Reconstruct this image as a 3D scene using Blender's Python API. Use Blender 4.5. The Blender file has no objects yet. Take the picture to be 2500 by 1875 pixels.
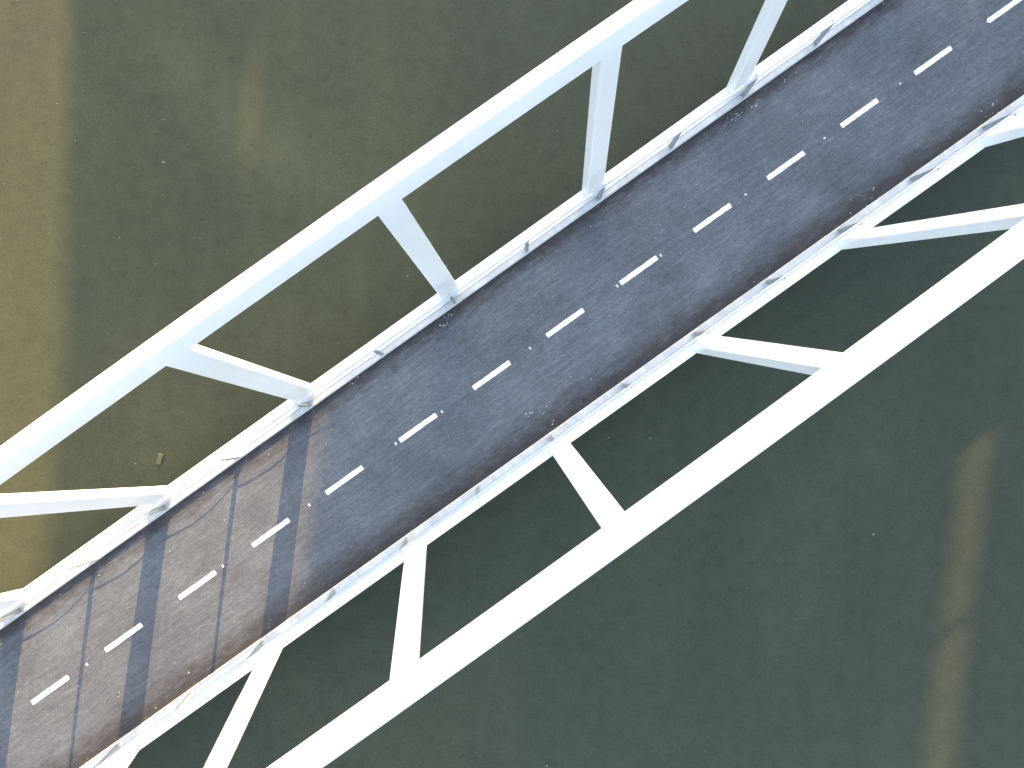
import bpy, bmesh, math, random
from mathutils import Vector, Matrix
random.seed(7)
S = bpy.context.scene
C = S.collection
R = math.radians

# ------------------------------------------------------------------ camera, sky, sun, exposure
H = 15.74                      # camera height above the deck
cam = bpy.data.cameras.new("camera"); cam.sensor_width = 36.0
cam.lens = 36.0 * 1735.0 / 2500.0
cam.shift_x = 19.9 / 2500.0; cam.shift_y = -5.5 / 2500.0
cam.clip_start = 0.1; cam.clip_end = 6000.0
camo = bpy.data.objects.new("camera", cam); C.objects.link(camo)
camo.location = (0, 0, H); camo.rotation_euler = (0, 0, 0)
S.camera = camo

SUN_EL = R(11.5)
SX, SY = 0.119, 0.993          # horizontal direction towards the sun
W = bpy.data.worlds.new("World"); S.world = W; W.use_nodes = True
wn = W.node_tree.nodes; wl = W.node_tree.links
sky = wn.new("ShaderNodeTexSky"); sky.sky_type = 'NISHITA'; sky.sun_disc = False
sky.sun_elevation = SUN_EL; sky.sun_rotation = math.atan2(SX, SY)
sky.air_density = 1.0; sky.dust_density = 2.5; sky.ozone_density = 1.0
bg = wn["Background"]; bg.inputs[1].default_value = 0.15
hsv = wn.new('ShaderNodeHueSaturation'); hsv.inputs['Saturation'].default_value = 0.80
wl.new(sky.outputs[0], hsv.inputs['Color']); wl.new(hsv.outputs[0], bg.inputs[0])

sun = bpy.data.lights.new("sun", 'SUN'); sun.energy = 4.2; sun.angle = R(0.44); sun.color = (1.0, 0.62, 0.27)
suno = bpy.data.objects.new("sun", sun); C.objects.link(suno)
tosun = Vector((SX * math.cos(SUN_EL), SY * math.cos(SUN_EL), math.sin(SUN_EL))).normalized()
suno.rotation_euler = (-tosun).to_track_quat('-Z', 'Y').to_euler(); suno.location = (0, 0, 40)

S.view_settings.view_transform = 'Standard'; S.view_settings.look = 'None'
S.view_settings.gamma = 1.0; S.view_settings.exposure = 2.65

# ------------------------------------------------------------------ bridge frame: x along the bridge, y across (up-left positive), z up, origin on the road's centre line
TH = math.atan2(0.5805, 0.8143); CT, ST = math.cos(TH), math.sin(TH)
V0 = 0.245
ORG = Vector((-V0 * ST, V0 * CT, 0))
LEAN = 0.147
YI, TT = 2.0, 0.215            # inner plane of the trusses at deck level, their thickness
ZW = -1.6                      # water level

# ------------------------------------------------------------------ material helpers
def mat(name):
    m = bpy.data.materials.new(name); m.use_nodes = True
    nt = m.node_tree
    return m, nt, nt.nodes["Principled BSDF"]
def N(nt, typ, **kw):
    n = nt.nodes.new(typ)
    for k, v in kw.items():
        if k.startswith("i_"):
            key = k[2:]
            n.inputs[int(key) if key.isdigit() else key.replace("_", " ")].default_value = v
        else: setattr(n, k, v)
    return n
def coords(nt, scale=(1, 1, 1), rot=(0, 0, 0), loc=(0, 0, 0)):
    tc = N(nt, "ShaderNodeTexCoord"); mp = N(nt, "ShaderNodeMapping")
    mp.inputs["Scale"].default_value = scale; mp.inputs["Rotation"].default_value = rot; mp.inputs["Location"].default_value = loc
    nt.links.new(tc.outputs["Object"], mp.inputs[0]); return mp.outputs[0]
def noise(nt, vec, scale, detail=4.0, rough=0.55, dist=0.0):
    n = N(nt, "ShaderNodeTexNoise"); n.inputs["Scale"].default_value = scale; n.inputs["Detail"].default_value = detail
    n.inputs["Roughness"].default_value = rough; n.inputs["Distortion"].default_value = dist
    nt.links.new(vec, n.inputs["Vector"]); return n.outputs["Fac"]
def ramp(nt, fac, stops):
    r = N(nt, "ShaderNodeValToRGB"); e = r.color_ramp.elements
    while len(e) < len(stops): e.new(0.5)
    for el, (p, c) in zip(e, stops):
        el.position = p; el.color = (c[0], c[1], c[2], 1) if isinstance(c, tuple) else (c, c, c, 1)
    nt.links.new(fac, r.inputs[0]); return r.outputs[0]
def mixc(nt, fac, a, b, mode='MIX'):
    m = N(nt, "ShaderNodeMix", data_type='RGBA', blend_type=mode)
    for sock, v in ((m.inputs[0], fac), (m.inputs[6], a), (m.inputs[7], b)):
        if isinstance(v, (int, float)): sock.default_value = v
        elif isinstance(v, tuple): sock.default_value = (v[0], v[1], v[2], 1)
        else: nt.links.new(v, sock)
    return m.outputs[2]
def math_(nt, op, a, b=0.0, clamp=False):
    m = N(nt, "ShaderNodeMath", operation=op); m.use_clamp = clamp
    for sock, v in ((m.inputs[0], a), (m.inputs[1], b)):
        if isinstance(v, (int, float)): sock.default_value = v
        else: nt.links.new(v, sock)
    return m.outputs[0]
def bump(nt, p, h, strength, dist):
    b = N(nt, "ShaderNodeBump"); b.inputs["Strength"].default_value = strength; b.inputs["Distance"].default_value = dist
    nt.links.new(h, b.inputs["Height"]); nt.links.new(b.outputs[0], p.inputs["Normal"])

def m_white():
    m, nt, p = mat("white_paint")
    v = coords(nt)
    d = noise(nt, v, 0.9, 5, 0.6)
    c = ramp(nt, d, [(0.3, (0.72, 0.72, 0.72)), (0.7, (0.77, 0.77, 0.77))])
    f = noise(nt, v, 9.0, 3, 0.6)
    c = mixc(nt, ramp(nt, f, [(0.66, 0.0), (0.80, 0.10)]), c, (0.55, 0.55, 0.54))
    nt.links.new(c, p.inputs["Base Color"]); p.inputs["Roughness"].default_value = 0.32
    return m
def m_galv(name, lo, hi, rough=0.45, metal=0.0):
    m, nt, p = mat(name)
    v = coords(nt, (1, 1, 1))
    vs = coords(nt, (5.0, 0.9, 0.9))
    a = noise(nt, vs, 1.5, 5, 0.65); b = noise(nt, v, 2.2, 4, 0.6)
    f = math_(nt, 'ADD', math_(nt, 'MULTIPLY', a, 0.45), math_(nt, 'MULTIPLY', b, 0.55))
    c = ramp(nt, f, [(0.36, lo), (0.62, hi)])
    s = noise(nt, v, 60, 2, 0.5)
    c = mixc(nt, ramp(nt, s, [(0.62, 0.0), (0.75, 0.35)]), c, (lo[0] * 0.7, lo[1] * 0.7, lo[2] * 0.7))
    nt.links.new(c, p.inputs["Base Color"]); p.inputs["Roughness"].default_value = rough; p.inputs["Metallic"].default_value = metal
    return m
def m_asphalt():
    m, nt, p = mat("asphalt")
    v = coords(nt)
    fine = noise(nt, v, 38, 4, 0.75)
    mid = noise(nt, v, 7, 5, 0.7)
    big = noise(nt, v, 0.55, 5, 0.62)
    vs = coords(nt, (0.55, 5.0, 1), (0, 0, R(11)))
    streak = noise(nt, vs, 2.6, 6, 0.68, 0.4)
    t = math_(nt, 'ADD', math_(nt, 'MULTIPLY', fine, 0.74), math_(nt, 'MULTIPLY', mid, 0.26))
    c = ramp(nt, t, [(0.30, (0.047, 0.054, 0.063)), (0.50, (0.091, 0.104, 0.121)), (0.70, (0.152, 0.168, 0.190))])
    c = mixc(nt, 1.0, c, ramp(nt, big, [(0.32, (0.78, 0.76, 0.77)), (0.68, (1.20, 1.20, 1.19))]), 'MULTIPLY')
    c = mixc(nt, 1.0, c, ramp(nt, streak, [(0.28, 0.78), (0.52, 1.0), (0.76, 1.32)]), 'MULTIPLY')
    # pale scuffs
    vs2 = coords(nt, (1.2, 9.0, 1), (0, 0, R(-4)), (3, 1, 0))
    sc = noise(nt, vs2, 3.4, 4, 0.75, 0.8)
    c = mixc(nt, ramp(nt, sc, [(0.68, 0.0), (0.80, 0.30)]), c, (0.34, 0.33, 0.33))
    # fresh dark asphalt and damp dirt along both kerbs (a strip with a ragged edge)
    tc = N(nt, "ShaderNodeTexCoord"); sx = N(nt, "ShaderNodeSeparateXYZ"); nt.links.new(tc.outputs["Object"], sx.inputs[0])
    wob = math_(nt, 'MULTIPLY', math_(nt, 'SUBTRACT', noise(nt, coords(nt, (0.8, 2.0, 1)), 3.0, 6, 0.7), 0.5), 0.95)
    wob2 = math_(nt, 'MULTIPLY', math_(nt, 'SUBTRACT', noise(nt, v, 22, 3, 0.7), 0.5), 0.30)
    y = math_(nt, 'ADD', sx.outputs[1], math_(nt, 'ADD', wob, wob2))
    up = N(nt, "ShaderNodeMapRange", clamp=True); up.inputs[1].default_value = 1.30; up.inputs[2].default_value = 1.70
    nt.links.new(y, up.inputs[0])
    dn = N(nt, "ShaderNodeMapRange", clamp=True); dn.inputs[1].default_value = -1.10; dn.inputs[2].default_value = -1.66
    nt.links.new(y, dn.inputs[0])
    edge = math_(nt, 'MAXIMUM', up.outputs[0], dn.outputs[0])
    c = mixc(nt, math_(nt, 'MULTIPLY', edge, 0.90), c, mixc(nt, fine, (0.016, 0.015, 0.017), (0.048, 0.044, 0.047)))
    # rusty grit lodged along the kerbs
    rg = math_(nt, 'MULTIPLY', edge, ramp(nt, noise(nt, v, 1.6, 5, 0.7), [(0.54, 0.0), (0.70, 0.30)]))
    c = mixc(nt, rg, c, (0.11, 0.078, 0.066))
    # single pale stones
    vo = N(nt, "ShaderNodeTexVoronoi"); vo.inputs["Scale"].default_value = 26.0; nt.links.new(v, vo.inputs["Vector"])
    sel = N(nt, "ShaderNodeSeparateColor"); nt.links.new(vo.outputs["Color"], sel.inputs[0])
    spot = math_(nt, 'MULTIPLY', math_(nt, 'LESS_THAN', vo.outputs["Distance"], 0.19), math_(nt, 'GREATER_THAN', sel.outputs[0], 0.955))
    c = mixc(nt, math_(nt, 'MULTIPLY', spot, 0.6), c, (0.30, 0.29, 0.28))
    nt.links.new(c, p.inputs["Base Color"]); p.inputs["Roughness"].default_value = 0.85
    p.inputs["Specular IOR Level"].default_value = 0.3
    bump(nt, p, t, 0.5, 0.012)
    return m
def m_paint():
    m, nt, p = mat("road_paint")
    v = coords(nt)
    c = ramp(nt, noise(nt, v, 30, 4, 0.7), [(0.3, (0.66, 0.66, 0.65)), (0.6, (0.80, 0.80, 0.79))])
    c = mixc(nt, ramp(nt, noise(nt, v, 55, 3, 0.7), [(0.68, 0.0), (0.76, 0.5)]), c, (0.30, 0.30, 0.30))
    nt.links.new(c, p.inputs["Base Color"]); p.inputs["Roughness"].default_value = 0.6
    return m
def m_water():
    m, nt, p = mat("river_water")
    v = coords(nt)
    big = noise(nt, v, 0.10, 4, 0.55)
    vs = coords(nt, (1.0, 0.32, 1))
    col = noise(nt, vs, 0.42, 5, 0.6, 0.3)
    mid = noise(nt, v, 2.4, 5, 0.66)
    fine = noise(nt, v, 15, 5, 0.72)
    # the bed rises towards the left bank: paler, yellower silt shows through there
    tc = N(nt, "ShaderNodeTexCoord"); sx = N(nt, "ShaderNodeSeparateXYZ"); nt.links.new(tc.outputs["Object"], sx.inputs[0])
    sh = N(nt, "ShaderNodeMapRange", clamp=True); sh.inputs[1].default_value = 9.0; sh.inputs[2].default_value = -16.0
    xx = math_(nt, 'SUBTRACT', sx.outputs[0], math_(nt, 'MULTIPLY', sx.outputs[1], 0.45))
    xx = math_(nt, 'ADD', xx, math_(nt, 'MULTIPLY', math_(nt, 'SUBTRACT', big, 0.5), 14.0))
    nt.links.new(xx, sh.inputs[0])
    c = mixc(nt, sh.outputs[0], (0.045, 0.0535, 0.037), (0.062, 0.0655, 0.0365))
    c = mixc(nt, 1.0, c, ramp(nt, col, [(0.30, (0.92, 0.93, 0.94)), (0.55, (1.0, 1.0, 1.0)), (0.78, (1.16, 1.12, 1.06))]), 'MULTIPLY')
    c = mixc(nt, 1.0, c, ramp(nt, mid, [(0.28, 0.87), (0.55, 1.0), (0.75, 1.06)]), 'MULTIPLY')
    c = mixc(nt, 1.0, c, ramp(nt, fine, [(0.26, 0.60), (0.42, 1.0), (0.78, 1.16)]), 'MULTIPLY')
    pl = noise(nt, coords(nt, (1.0, 0.55, 1), (0, 0, R(38))), 0.16, 4, 0.55, 1.2)
    c = mixc(nt, 1.0, c, ramp(nt, pl, [(0.34, (0.92, 0.93, 0.94)), (0.50, (1.0, 1.0, 1.0)), (0.64, (1.12, 1.10, 1.07))]), 'MULTIPLY')
    c = mixc(nt, 1.0, c, ramp(nt, noise(nt, v, 34, 3, 0.7), [(0.30, 0.80), (0.50, 1.0), (0.70, 1.18)]), 'MULTIPLY')
    # a pale diagonal band with wavering edges, fading towards both ends
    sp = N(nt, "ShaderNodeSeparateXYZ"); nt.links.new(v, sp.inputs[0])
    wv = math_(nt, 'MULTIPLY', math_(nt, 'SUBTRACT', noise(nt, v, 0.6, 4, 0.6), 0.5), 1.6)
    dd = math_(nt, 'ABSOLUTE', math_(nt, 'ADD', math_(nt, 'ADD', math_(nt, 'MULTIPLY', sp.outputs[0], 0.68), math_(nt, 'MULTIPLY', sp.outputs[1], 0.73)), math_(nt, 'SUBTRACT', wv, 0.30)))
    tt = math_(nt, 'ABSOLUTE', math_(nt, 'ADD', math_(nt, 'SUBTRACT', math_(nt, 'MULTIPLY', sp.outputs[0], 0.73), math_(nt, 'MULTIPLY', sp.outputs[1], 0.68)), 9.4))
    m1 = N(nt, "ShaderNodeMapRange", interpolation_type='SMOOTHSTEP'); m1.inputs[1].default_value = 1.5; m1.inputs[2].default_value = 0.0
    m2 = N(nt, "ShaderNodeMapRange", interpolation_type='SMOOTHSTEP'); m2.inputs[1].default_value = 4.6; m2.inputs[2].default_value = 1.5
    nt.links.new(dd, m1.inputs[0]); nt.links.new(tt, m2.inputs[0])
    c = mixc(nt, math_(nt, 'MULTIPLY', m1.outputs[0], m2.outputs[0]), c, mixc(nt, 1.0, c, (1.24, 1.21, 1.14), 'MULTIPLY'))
    # dark stones and weed on the bed
    vo = N(nt, "ShaderNodeTexVoronoi"); vo.inputs["Scale"].default_value = 2.6; nt.links.new(coords(nt, (1, 1, 0.0)), vo.inputs["Vector"])
    se = N(nt, "ShaderNodeSeparateColor"); nt.links.new(vo.outputs["Color"], se.inputs[0])
    dk = N(nt, "ShaderNodeMapRange", clamp=True); dk.inputs[1].default_value = 0.30; dk.inputs[2].default_value = 0.02
    nt.links.new(math_(nt, 'ADD', vo.outputs["Distance"], math_(nt, 'MULTIPLY', math_(nt, 'SUBTRACT', fine, 0.5), 0.6)), dk.inputs[0])
    dark = math_(nt, 'MULTIPLY', dk.outputs[0], math_(nt, 'GREATER_THAN', se.outputs[0], 0.72))
    c = mixc(nt, math_(nt, 'MULTIPLY', dark, 0.22), c, (0.024, 0.028, 0.020))
    nt.links.new(c, p.inputs["Base Color"]); p.inputs["Roughness"].default_value = 0.12
    p.inputs["IOR"].default_value = 1.33; p.inputs["Specular IOR Level"].default_value = 0.35
    bump(nt, p, noise(nt, v, 1.3, 3, 0.5), 0.04, 0.05)
    return m
def m_plain(name, a, b, scale=6.0, rough=0.8):
    m, nt, p = mat(name)
    c = ramp(nt, noise(nt, coords(nt), scale, 5, 0.65), [(0.3, a), (0.7, b)])
    nt.links.new(c, p.inputs["Base Color"]); p.inputs["Roughness"].default_value = rough
    return m
WHITE = m_white()
KERB = m_galv("galvanised_kerb", (0.39, 0.395, 0.40), (0.56, 0.56, 0.56), 0.5)
RAIL = m_galv("galvanised_tube", (0.50, 0.55, 0.61), (0.64, 0.69, 0.74), 0.28, 0.9)
POST = m_galv("galvanised_post", (0.21, 0.23, 0.255), (0.31, 0.33, 0.35), 0.45)
PLATE = m_galv("galvanised_plate", (0.42, 0.46, 0.49), (0.62, 0.66, 0.69), 0.4)
CABLE = m_plain("grey_cable", (0.22, 0.22, 0.23), (0.34, 0.34, 0.35), 9, 0.6)
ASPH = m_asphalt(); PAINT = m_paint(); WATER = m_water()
CONC = m_plain("concrete", (0.26, 0.26, 0.25), (0.36, 0.35, 0.33), 1.5)
BRICK = m_plain("brick", (0.20, 0.10, 0.07), (0.28, 0.15, 0.10), 3.0)
GLASS = m_plain("window_glass", (0.03, 0.04, 0.05), (0.05, 0.06, 0.07), 0.5, 0.08)
ROOF = m_plain("roof_tile", (0.06, 0.055, 0.05), (0.10, 0.085, 0.08), 4.0)
WOOD = m_plain("weathered_wood", (0.075, 0.085, 0.040), (0.125, 0.125, 0.065), 14.0)
GRIT = m_plain("pale_grit", (0.38, 0.36, 0.33), (0.62, 0.60, 0.57), 40.0)
SPECK = m_plain("floating_speck", (0.12, 0.12, 0.07), (0.26, 0.26, 0.18), 8.0)
DUST = m_plain("dust_tuft", (0.13, 0.12, 0.11), (0.24, 0.23, 0.21), 60.0)

# ------------------------------------------------------------------ mesh helpers
def obj(name, bm, m, parent=None, smooth=False):
    bmesh.ops.recalc_face_normals(bm, faces=bm.faces[:])
    me = bpy.data.meshes.new(name); bm.to_mesh(me); bm.free()
    me.materials.append(m)
    if smooth:
        for f in me.polygons: f.use_smooth = True
    o = bpy.data.objects.new(name, me); C.objects.link(o)
    if parent: o.parent = parent
    return o
def thing(name, label, cat, loc=(0, 0, 0), rotz=0.0, group=None):
    o = bpy.data.objects.new(name, None); C.objects.link(o)
    o.location = loc; o.rotation_euler = (0, 0, rotz); o.empty_display_size = 0.3
    o["label"] = label; o["category"] = cat
    if group: o["group"] = group
    return o
def add_box(bm, x0, x1, y0, y1, z0, z1, bev=0.0, seg=2):
    t = bmesh.new()
    bmesh.ops.create_cube(t, size=1.0)
    for q in t.verts:
        q.co = Vector((x0 + (q.co.x + .5) * (x1 - x0), y0 + (q.co.y + .5) * (y1 - y0), z0 + (q.co.z + .5) * (z1 - z0)))
    if bev: bmesh.ops.bevel(t, geom=t.edges[:], offset=bev, segments=seg, profile=0.5, affect='EDGES')
    merge(bm, t)
def merge(bm, t, mx=None):
    mp = {}
    for q in t.verts: mp[q] = bm.verts.new(mx @ q.co if mx else q.co)
    for f in t.faces:
        try: bm.faces.new([mp[q] for q in f.verts])
        except ValueError: pass
    t.free()
def rrect(w0, w1, h0, h1, r, seg=4):
    """rounded rectangle outline in (u, w)"""
    pts = []
    for cx, cy, a0 in ((w1 - r, h1 - r, 0), (w0 + r, h1 - r, 90), (w0 + r, h0 + r, 180), (w1 - r, h0 + r, 270)):
        for k in range(seg + 1):
            a = R(a0 + 90.0 * k / seg); pts.append((cx + r * math.cos(a), cy + r * math.sin(a)))
    return pts
def chord_profile(hh):
    p = rrect(0.0, 0.235, 0.0, hh, 0.022)
    n = len(p) // 4
    return p[:2 * n] + [(0.0, 0.003), (0.003, 0.0)] + p[3 * n:]
def loft(bm, rings, cap=True):
    vr = [[bm.verts.new(p) for p in ring] for ring in rings]
    n = len(vr[0])
    for a, b in zip(vr, vr[1:]):
        for i in range(n): bm.faces.new((a[i], a[(i + 1) % n], b[(i + 1) % n], b[i]))
    if cap: bm.faces.new(vr[0][::-1]); bm.faces.new(vr[-1])
def tube(bm, path, r, n=10):
    rings = []
    for i, p in enumerate(path):
        a = Vector(path[max(i - 1, 0)]); b = Vector(path[min(i + 1, len(path) - 1)])
        d = (b - a).normalized(); s = d.cross(Vector((0, 0, 1)))
        s = s.normalized() if s.length > 1e-4 else Vector((1, 0, 0)); u = s.cross(d)
        rings.append([Vector(p) + r * (math.cos(2 * math.pi * k / n) * s + math.sin(2 * math.pi * k / n) * u) for k in range(n)])
    loft(bm, rings)
def cyl(bm, c, r, z0, z1, n=8):
    loft(bm, [[(c[0] + r * math.cos(2 * math.pi * k / n), c[1] + r * math.sin(2 * math.pi * k / n), z) for k in range(n)] for z in (z0, z1)])

# ------------------------------------------------------------------ water and bank
bm = bmesh.new()
bmesh.ops.create_grid(bm, x_segments=2, y_segments=2, size=2500.0)
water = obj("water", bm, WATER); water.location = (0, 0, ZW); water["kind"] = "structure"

# ------------------------------------------------------------------ the bridge: trusses, chords, kerbs
A0, A1 = -24.0, 24.0
def ztop(a): return 5.405 - 0.016 * a - 0.0022 * a * a      # underside of the top chord, a very flat arch
bridge = thing("truss_bridge", "white steel truss bridge with outward leaning trusses and a dark asphalt deck over green water", "bridge", ORG, TH)
UP = {  # node: (foot, lean along the bridge, narrowing)
    1: {-3: (-11.54, .004, .010), -2: (-7.618, .0018, .0097), -1: (-3.727, .0109, .0071), 0: (.177, -.0098, .0059), 1: (4.0885, .0048, .0122), 2: (8.013, .0136, .0158), 3: (11.93, .008, .010)},
    -1: {-3: (-11.54, .003, .012), -2: (-7.6295, .0016, .0152), -1: (-3.7105, .0063, .0134), 0: (.1713, -.0081, .0078), 1: (4.0645, .0092, .0119), 2: (8.0061, .0023, .0073), 3: (11.92, .004, .010)}}
for k in (-6, -5, -4, 4, 5, 6):
    UP[1][k] = UP[-1][k] = (0.17 + 3.91 * k, 0.004, 0.010)
for s in (1, -1):
    # top chord: rounded box in the leaning plane, following the flat arch
    dz = -0.03 if s > 0 else 0.022
    bm = bmesh.new(); rings = []
    hh = 0.50 if s > 0 else 0.58
    for k in range(61):
        a = A0 + (A1 - A0) * k / 60
        z = ztop(a) + dz
        rings.append([(a, s * (YI + u + LEAN * (z + w)), z + w - LEAN * u) for u, w in chord_profile(hh)])
    loft(bm, rings)
    obj("top_chord", bm, WHITE, bridge)
    # bottom chord beside the deck
    bm = bmesh.new()
    loft(bm, [[(a, s * u, w) for u, w in rrect(1.903, 2.203, -0.55, 0.03, 0.012, 3)] for a in (A0, A1)])
    obj("bottom_chord", bm, WHITE, bridge)
    # uprights
    for k, (af, la, tp) in UP[s].items():
        bm = bmesh.new(); rings = []
        for z in (-0.30, 0.0, 0.6, 2.5, 4.4, ztop(af) + dz + 0.12):
            hw = (0.46 - tp * z) / 2
            ac = af + la * z
            rings.append([(ac + u, s * (YI + 0.0007 + w + LEAN * z), z) for u, w in rrect(-hw, hw, 0.0, TT - 0.006, 0.024)])
        loft(bm, rings)
        obj("upright", bm, WHITE, bridge)
    # galvanised kerb profile with a small upstand lip towards the truss
    bm = bmesh.new()
    prof = [(1.750, -0.04), (1.752, 0.004), (1.768, 0.047), (1.772, 0.05), (1.888, 0.053), (1.890, 0.060), (1.897, 0.060), (1.899, 0.056), (1.899, -0.04)]
    loft(bm, [[(a, s * u, w) for u, w in prof] for a in (A0, A1)])
    obj("kerb", bm, KERB, bridge)
# deck slab and cross beams under the road
bm = bmesh.new(); add_box(bm, A0, A1, -1.90, 1.90, -0.30, -0.045)
obj("deck_slab", bm, CONC, bridge)

# ------------------------------------------------------------------ the road with its markings
bm = bmesh.new()
n = 90
top = [[bm.verts.new((A0 + (A1 - A0) * i / n, v, 0.012 * (1 - (v / 1.765) ** 2) - 0.006)) for v in (-1.764, -1.2, -0.6, 0, 0.6, 1.2, 1.764)] for i in range(n + 1)]
for a, b in zip(top, top[1:]):
    for j in range(6): bm.faces.new((a[j], b[j], b[j + 1], a[j + 1]))
road = obj("road", bm, ASPH, None, True)
road.location = ORG; road.rotation_euler = (0, 0, TH); road["kind"] = "structure"
YC = 0.03
def rough_strip(bm, x0, x1, y0, y1, z, jag=0.004):
    n = max(4, int((x1 - x0) / 0.05)); m = 3
    lo = [(x0 + (x1 - x0) * i / n, y0 + random.uniform(-jag, jag)) for i in range(n + 1)]
    hi = [(x1 - (x1 - x0) * i / n, y1 + random.uniform(-jag, jag)) for i in range(n + 1)]
    rnd = 0.01
    lo[0] = (x0 + rnd, lo[0][1]); hi[-1] = (x0 + rnd, hi[-1][1]); lo[-1] = (x1 - rnd, lo[-1][1]); hi[0] = (x1 - rnd, hi[0][1])
    e1 = [(x1 + random.uniform(-jag, jag), y0 + (y1 - y0) * q) for q in (0.2, 0.5, 0.8)]
    e0 = [(x0 + random.uniform(-jag, jag), y1 + (y0 - y1) * q) for q in (0.2, 0.5, 0.8)]
    bm.faces.new([bm.verts.new((x, y, z)) for x, y in lo + e1 + hi + e0])
for k in range(-12, 11):
    bm = bmesh.new(); ac = 1.862 + 2.0 * k
    rough_strip(bm, ac - 0.5, ac + 0.5, YC - 0.056, YC + 0.056, 0.0105)
    obj("lane_dash", bm, PAINT, road)

def px(x, y, z):
    """photo pixel (2500 wide) to bridge coordinates at height z"""
    X = (x - 1230.1) * (H - z) / 1735.0 - ORG.x; Y = -(y - 932.0) * (H - z) / 1735.0 - ORG.y
    return X * CT + Y * ST, -X * ST + Y * CT
def pw(x, y, z): return (x - 1230.1) * (H - z) / 1735.0, -(y - 932.0) * (H - z) / 1735.0
for (x, y, two) in ((755, 1233, 1), (544, 1382, 1), (966, 1083, 1), (1079, 1005, 1), (1294, 850, 1), (1507, 698, 1), (1613, 623, 1), (1820, 475, 0),
                    (2013, 337, 0), (2198, 204, 0), (2411, 53, 0), (212, 1622, 1), (1174, 936, 0)):
    bm = bmesh.new(); a, v = px(x, y, 0.01)
    if two:
        for d in (-0.018, 0.018): rough_strip(bm, a - 0.026, a + 0.026, v + d - 0.010, v + d + 0.010, 0.0105, 0.004)
    else: rough_strip(bm, a - 0.022, a + 0.024, v - 0.018, v + 0.018, 0.0105, 0.007)
    obj("paint_mark", bm, PAINT, road)

# ------------------------------------------------------------------ railings
PS = 1.954; PA = 0.13
def post_meshes():
    """a post standing at its own origin, web pointing to +y (outwards)"""
    p = bmesh.new()
    # inner flange 65 mm wide, raked outwards, and the tapered web behind it
    loft(p, [[(x, y, z) for x, y in ((-w, y0), (w, y0), (w, y0 + 0.009), (-w, y0 + 0.009))] for z, w, y0 in ((0.0, 0.036, -0.036), (0.985, 0.034, 0.012))])
    loft(p, [[(x, y, z) for x, y in ((-0.006, y0), (0.006, y0), (0.006, y0 + d), (-0.006, y0 + d))] for z, y0, d in ((0.0, -0.0275, 0.105), (0.10, -0.0226, 0.100), (0.975, 0.0205, 0.046))])
    # head plate that carries the rail
    add_box(p, -0.031, 0.031, 0.006, 0.050, 0.964, 0.974)
    b = bmesh.new()
    add_box(b, -0.085, 0.085, -0.045, 0.080, 0.0, 0.012, 0.002, 1)
    for x in (-0.065, 0.065):
        for y in (-0.025, 0.060): cyl(b, (x, y), 0.011, 0.012, 0.028, 6)
    r = bmesh.new()
    add_box(r, -0.009, 0.009, 0.046, 0.100, 0.93, 0.948)
    return p, b, r
p_, b_, r_ = post_meshes()
proto = obj("post", p_, POST); pb = obj("base_plate", b_, PLATE, proto); pr = obj("rail_bracket", r_, PLATE, proto)
first = True
for s, lab in ((1, "galvanised railing whose posts and thin cable throw shadows across the sunlit asphalt"),
               (-1, "galvanised railing on the kerb where the shadows on the asphalt end, without a cable")):
    rl = thing("railing", lab, "railing", ORG, TH, "railings along both kerbs of the bridge")
    bm = bmesh.new()
    tube(bm, [(a, s * 1.846, 1.050) for a in (A0, -8, 0, 8, A1)], 0.025, 16)
    obj("handrail", bm, RAIL, rl, True)
    for k in range(-12, 12):
        if first: o, cb, cr = proto, pb, pr; first = False
        else:
            o = proto.copy(); C.objects.link(o)
            cb = pb.copy(); C.objects.link(cb); cb.parent = o
            cr = pr.copy(); C.objects.link(cr); cr.parent = o
        o.parent = rl; o.location = (PA + PS * k - (0.4 if k == 7 and s < 0 else 0.0), s * 1.822, 0.054)
        o.rotation_euler = (0, 0, 0 if s > 0 else math.pi)
    if s > 0:
        prof = ((0.0, .155), (0.08, .165), (0.18, .174), (0.3, .182), (0.42, .188), (0.53, .190), (0.64, .186), (0.75, .177), (0.84, .164), (0.92, .148), (1.0, .129))
        bm = bmesh.new()
        tube(bm, [(PS * t, 0.012 * math.sin(t * math.pi), z) for t, z in prof], 0.007, 6)
        hose = obj("cable", bm, CABLE, rl, True)
        for k in range(-12, 11):
            o = hose if k == -12 else hose.copy()
            if k > -12: C.objects.link(o)
            o.parent = rl; o.location = (PA + PS * k, 1.865, 0.0)

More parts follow.
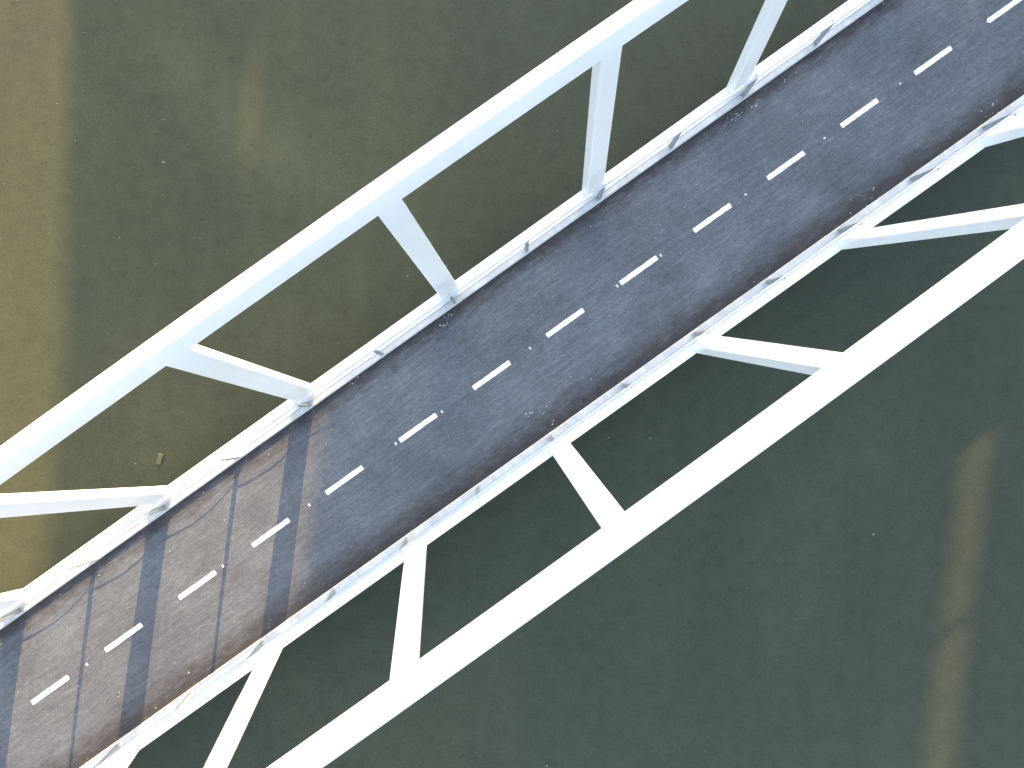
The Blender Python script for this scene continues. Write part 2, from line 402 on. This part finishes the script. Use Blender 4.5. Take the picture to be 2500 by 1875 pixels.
# ------------------------------------------------------------------ grit, dust and litter on the road
def blob(bm, a, v, z, r, h, n=6):
    o = random.random() * 6.28; st = random.uniform(0.5, 1.0)
    ring = []
    for k in range(n):
        q = o + 6.283 * k / n; rr = r * random.uniform(0.65, 1.15)
        ring.append(bm.verts.new((a + rr * math.cos(q), v + rr * st * math.sin(q), z)))
    t = bm.verts.new((a, v, z + h))
    for k in range(n): bm.faces.new((ring[k], ring[(k + 1) % n], t))
bm = bmesh.new()
for k in range(140):
    a = random.uniform(-15, 14); v = random.choice((random.uniform(-1.7, 1.7), random.choice((-1, 1)) * (1.75 - random.expovariate(4.5))))
    if abs(v) > 1.75: continue
    blob(bm, a, v, 0.004, random.choice((0.006, 0.008, 0.010, 0.014)), 0.006)
for (x, y, nn, sp) in ((1076, 798, 5, .05), (1840, 262, 9, .12), (1793, 285, 10, .10), (2130, 464, 3, .04), (2414, 285, 8, .10), (2425, 255, 6, .10), (2150, 540, 5, .12),
                       (1346, 1030, 5, .05), (1290, 1010, 5, .06), (1330, 1000, 5, .08), (2020, 332, 2, .03), (460, 1640, 3, .03), (300, 1690, 4, .2), (1100, 765, 4, .05)):
    a, v = px(x, y, 0.0)
    for _ in range(nn): blob(bm, a + random.gauss(0, sp), max(-1.74, min(1.74, v + random.gauss(0, sp * 0.6))), 0.004, random.uniform(0.006, 0.018), 0.006)
g = obj("grit", bm, GRIT); g.location = ORG; g.rotation_euler = (0, 0, TH)
g["label"] = "pale grit and paint crumbs scattered over the dark asphalt"; g["category"] = "grit"; g["kind"] = "stuff"
# dry dust and moss tufts that collect at the foot of the posts
bm = bmesh.new()
for s in (1, -1):
    for k in range(-8, 8):
        ac = PA + PS * k + random.uniform(-.05, .12)
        for _ in range(random.randint(14, 34)):
            a = ac + random.gauss(0, 0.09); v = 1.757 - abs(random.gauss(0, 0.035))
            q = random.uniform(0, 6.28); L = random.uniform(0.012, 0.045); z = 0.002
            d = Vector((math.cos(q), math.sin(q), 0)); w = Vector((-d.y, d.x, 0)) * random.uniform(0.0015, 0.003)
            c0 = Vector((a, s * v, z)); e = c0 + d * L; e.y = s * min(abs(e.y), 1.762)
            p = [bm.verts.new(c0 - w), bm.verts.new(c0 + w), bm.verts.new(e + Vector((0, 0, random.uniform(0.004, 0.02))))]
            bm.faces.new(p)
d = obj("dry_moss", bm, DUST); d.location = ORG; d.rotation_euler = (0, 0, TH)
d["label"] = "grey tufts of dry moss and dust at the feet of the railing posts"; d["category"] = "moss"; d["kind"] = "stuff"

# ------------------------------------------------------------------ things in the water
x, y = pw(391, 1120, ZW)
bm = bmesh.new(); add_box(bm, -0.055, 0.055, -0.13, 0.13, -0.03, 0.05, 0.008, 2)
for q in bm.verts: q.co.x += 0.02 * random.uniform(-1, 1) * (1 if q.co.y > 0 else 0.4)
pl = obj("wooden_block", bm, WOOD); pl.location = (x, y, ZW + 0.004); pl.rotation_euler = (0.05, 0.03, R(-14))
pl["label"] = "short greenish wooden block lying in the water between the left uprights"; pl["category"] = "wood"
bm = bmesh.new()
for k in range(420):
    X = random.uniform(-15, 15); Y = random.uniform(-12, 12)
    if X < -8: r = random.choice((0.008, 0.012, 0.016))
    else: r = random.choice((0.005, 0.008, 0.011))
    blob(bm, X, Y, 0.001, r, 0.004, 5)
for (x, y, r) in ((995, 674, .026), (399, 396, .04), (1335, 1870, .03), (1089, 648, .03), (1587, 1070, .03), (1486, 1068, .02), (331, 1132, .02), (2133, 1305, .03)):
    X, Y = pw(x, y, ZW); blob(bm, X, Y, 0.001, r, 0.008, 7)
fs = obj("floating_specks", bm, SPECK); fs.location = (0, 0, ZW)
fs["label"] = "pale seeds and leaf bits floating on the green water"; fs["category"] = "debris"; fs["kind"] = "stuff"

# ------------------------------------------------------------------ the bank and unseen buildings added towards the low sun, shaped to cast shade
def us(u, s_): return Vector((u * SY + s_ * SX, -u * SX + s_ * SY, 0))
TE = math.tan(SUN_EL)
SF = 85.0                       # distance of the building fronts from the camera's foot, towards the sun
def zr(rel): return rel + TE * SF
ANG = -math.atan2(SX, SY)
bm = bmesh.new(); add_box(bm, -160, 160, SF - 4, SF + 300, ZW - 2.0, ZW + 1.2)
bank = obj("riverbank", bm, CONC); bank.rotation_euler = (0, 0, ANG); bank["kind"] = "structure"
GZ = ZW + 1.2
# low unseen building added for shade, its sloping end shaping the shade edge
wh = thing("low_shade_building", "low unseen brick building added on the bank for shade, with a slot that lets a light patch onto the water", "building", us(-8, SF), ANG)
bm = bmesh.new()
def wbox(bm, u0, u1, z0, z1, d0=0.0, d1=12.0, off=-8): add_box(bm, u0 - off, u1 - off, d0, d1, z0, z1)
base = zr(-0.15)
for u0, u1 in ((-10.58, -7.06), (-6.80, -3.96)): wbox(bm, u0, u1, GZ, base)  # gap between the walls lets a faint light patch reach the water
wbox(bm, -7.058, -6.802, zr(-2.35), base - 0.05, 0.1, 1.0)
wbox(bm, -7.058, -6.802, GZ, zr(-3.05), 0.1, 0.6)
obj("wall", bm, BRICK, wh)
bm = bmesh.new()
t = [(-11.95, -4.6), (-11.64, -3.23), (-10.75, -1.27), (-10.585, -0.2), (-10.585, -4.6)]  # added slope, shaped for the shade edge on the water
loft(bm, [[(u + 8, d, zr(rr)) for u, rr in t] for d in (0.3, 11.7)])
obj("shade_slope", bm, ROOF, wh)
def shade_tower(label, u0, u1, ztop_, slots, mt):  # unseen block added for shade; its openings pass faint light streaks
    uc = (u0 + u1) / 2
    t = thing("tall_shade_building", label, "building", us(uc, SF), ANG, "unseen buildings added on the bank to shade the scene")
    bm = bmesh.new(); cuts = [u0]
    for sl in slots: cuts += [sl[0], sl[1]]
    cuts.append(u1)
    for i in range(0, len(cuts), 2): add_box(bm, cuts[i] - uc, cuts[i + 1] - uc, 0, 14, GZ, ztop_)
    for a_, b_, lo, hi in slots:
        lo, hi = zr(lo), zr(hi)
        add_box(bm, a_ + 0.002 - uc, b_ - 0.002 - uc, 0.1, 1.0, hi, ztop_ - 0.05)
        add_box(bm, a_ + 0.002 - uc, b_ - 0.002 - uc, 0.1, 0.6, GZ, lo)
    obj("wall", bm, mt, t)
    bm = bmesh.new(); add_box(bm, u0 - uc + 0.05, u1 - uc - 0.05, 0.05, 13.95, ztop_ + 0.003, ztop_ + 0.4)
    obj("roof", bm, ROOF, t)
    z = GZ + 1.2
    while z < ztop_ - 2:
        u = u0 + 1.2
        while u < u1 - 2:
            bm = bmesh.new(); add_box(bm, u - uc, u + 1.4 - uc, -0.03, 0.02, z, z + 1.5)
            obj("window", bm, GLASS, t); u += 3.0
        z += 3.0
    return t
shade_tower("tall pale unseen building added on the bank to shade the road, slotted for faint light streaks", -3.90, 11.33, zr(15), [(4.02, 4.30, -3.8, -2.9), (9.12, 9.38, -2.9, -1.85)], CONC)
shade_tower("tall brick unseen building added on the bank for shade, beside the gap that passes a light strip", 11.98, 42.0, zr(15), [], BRICK)
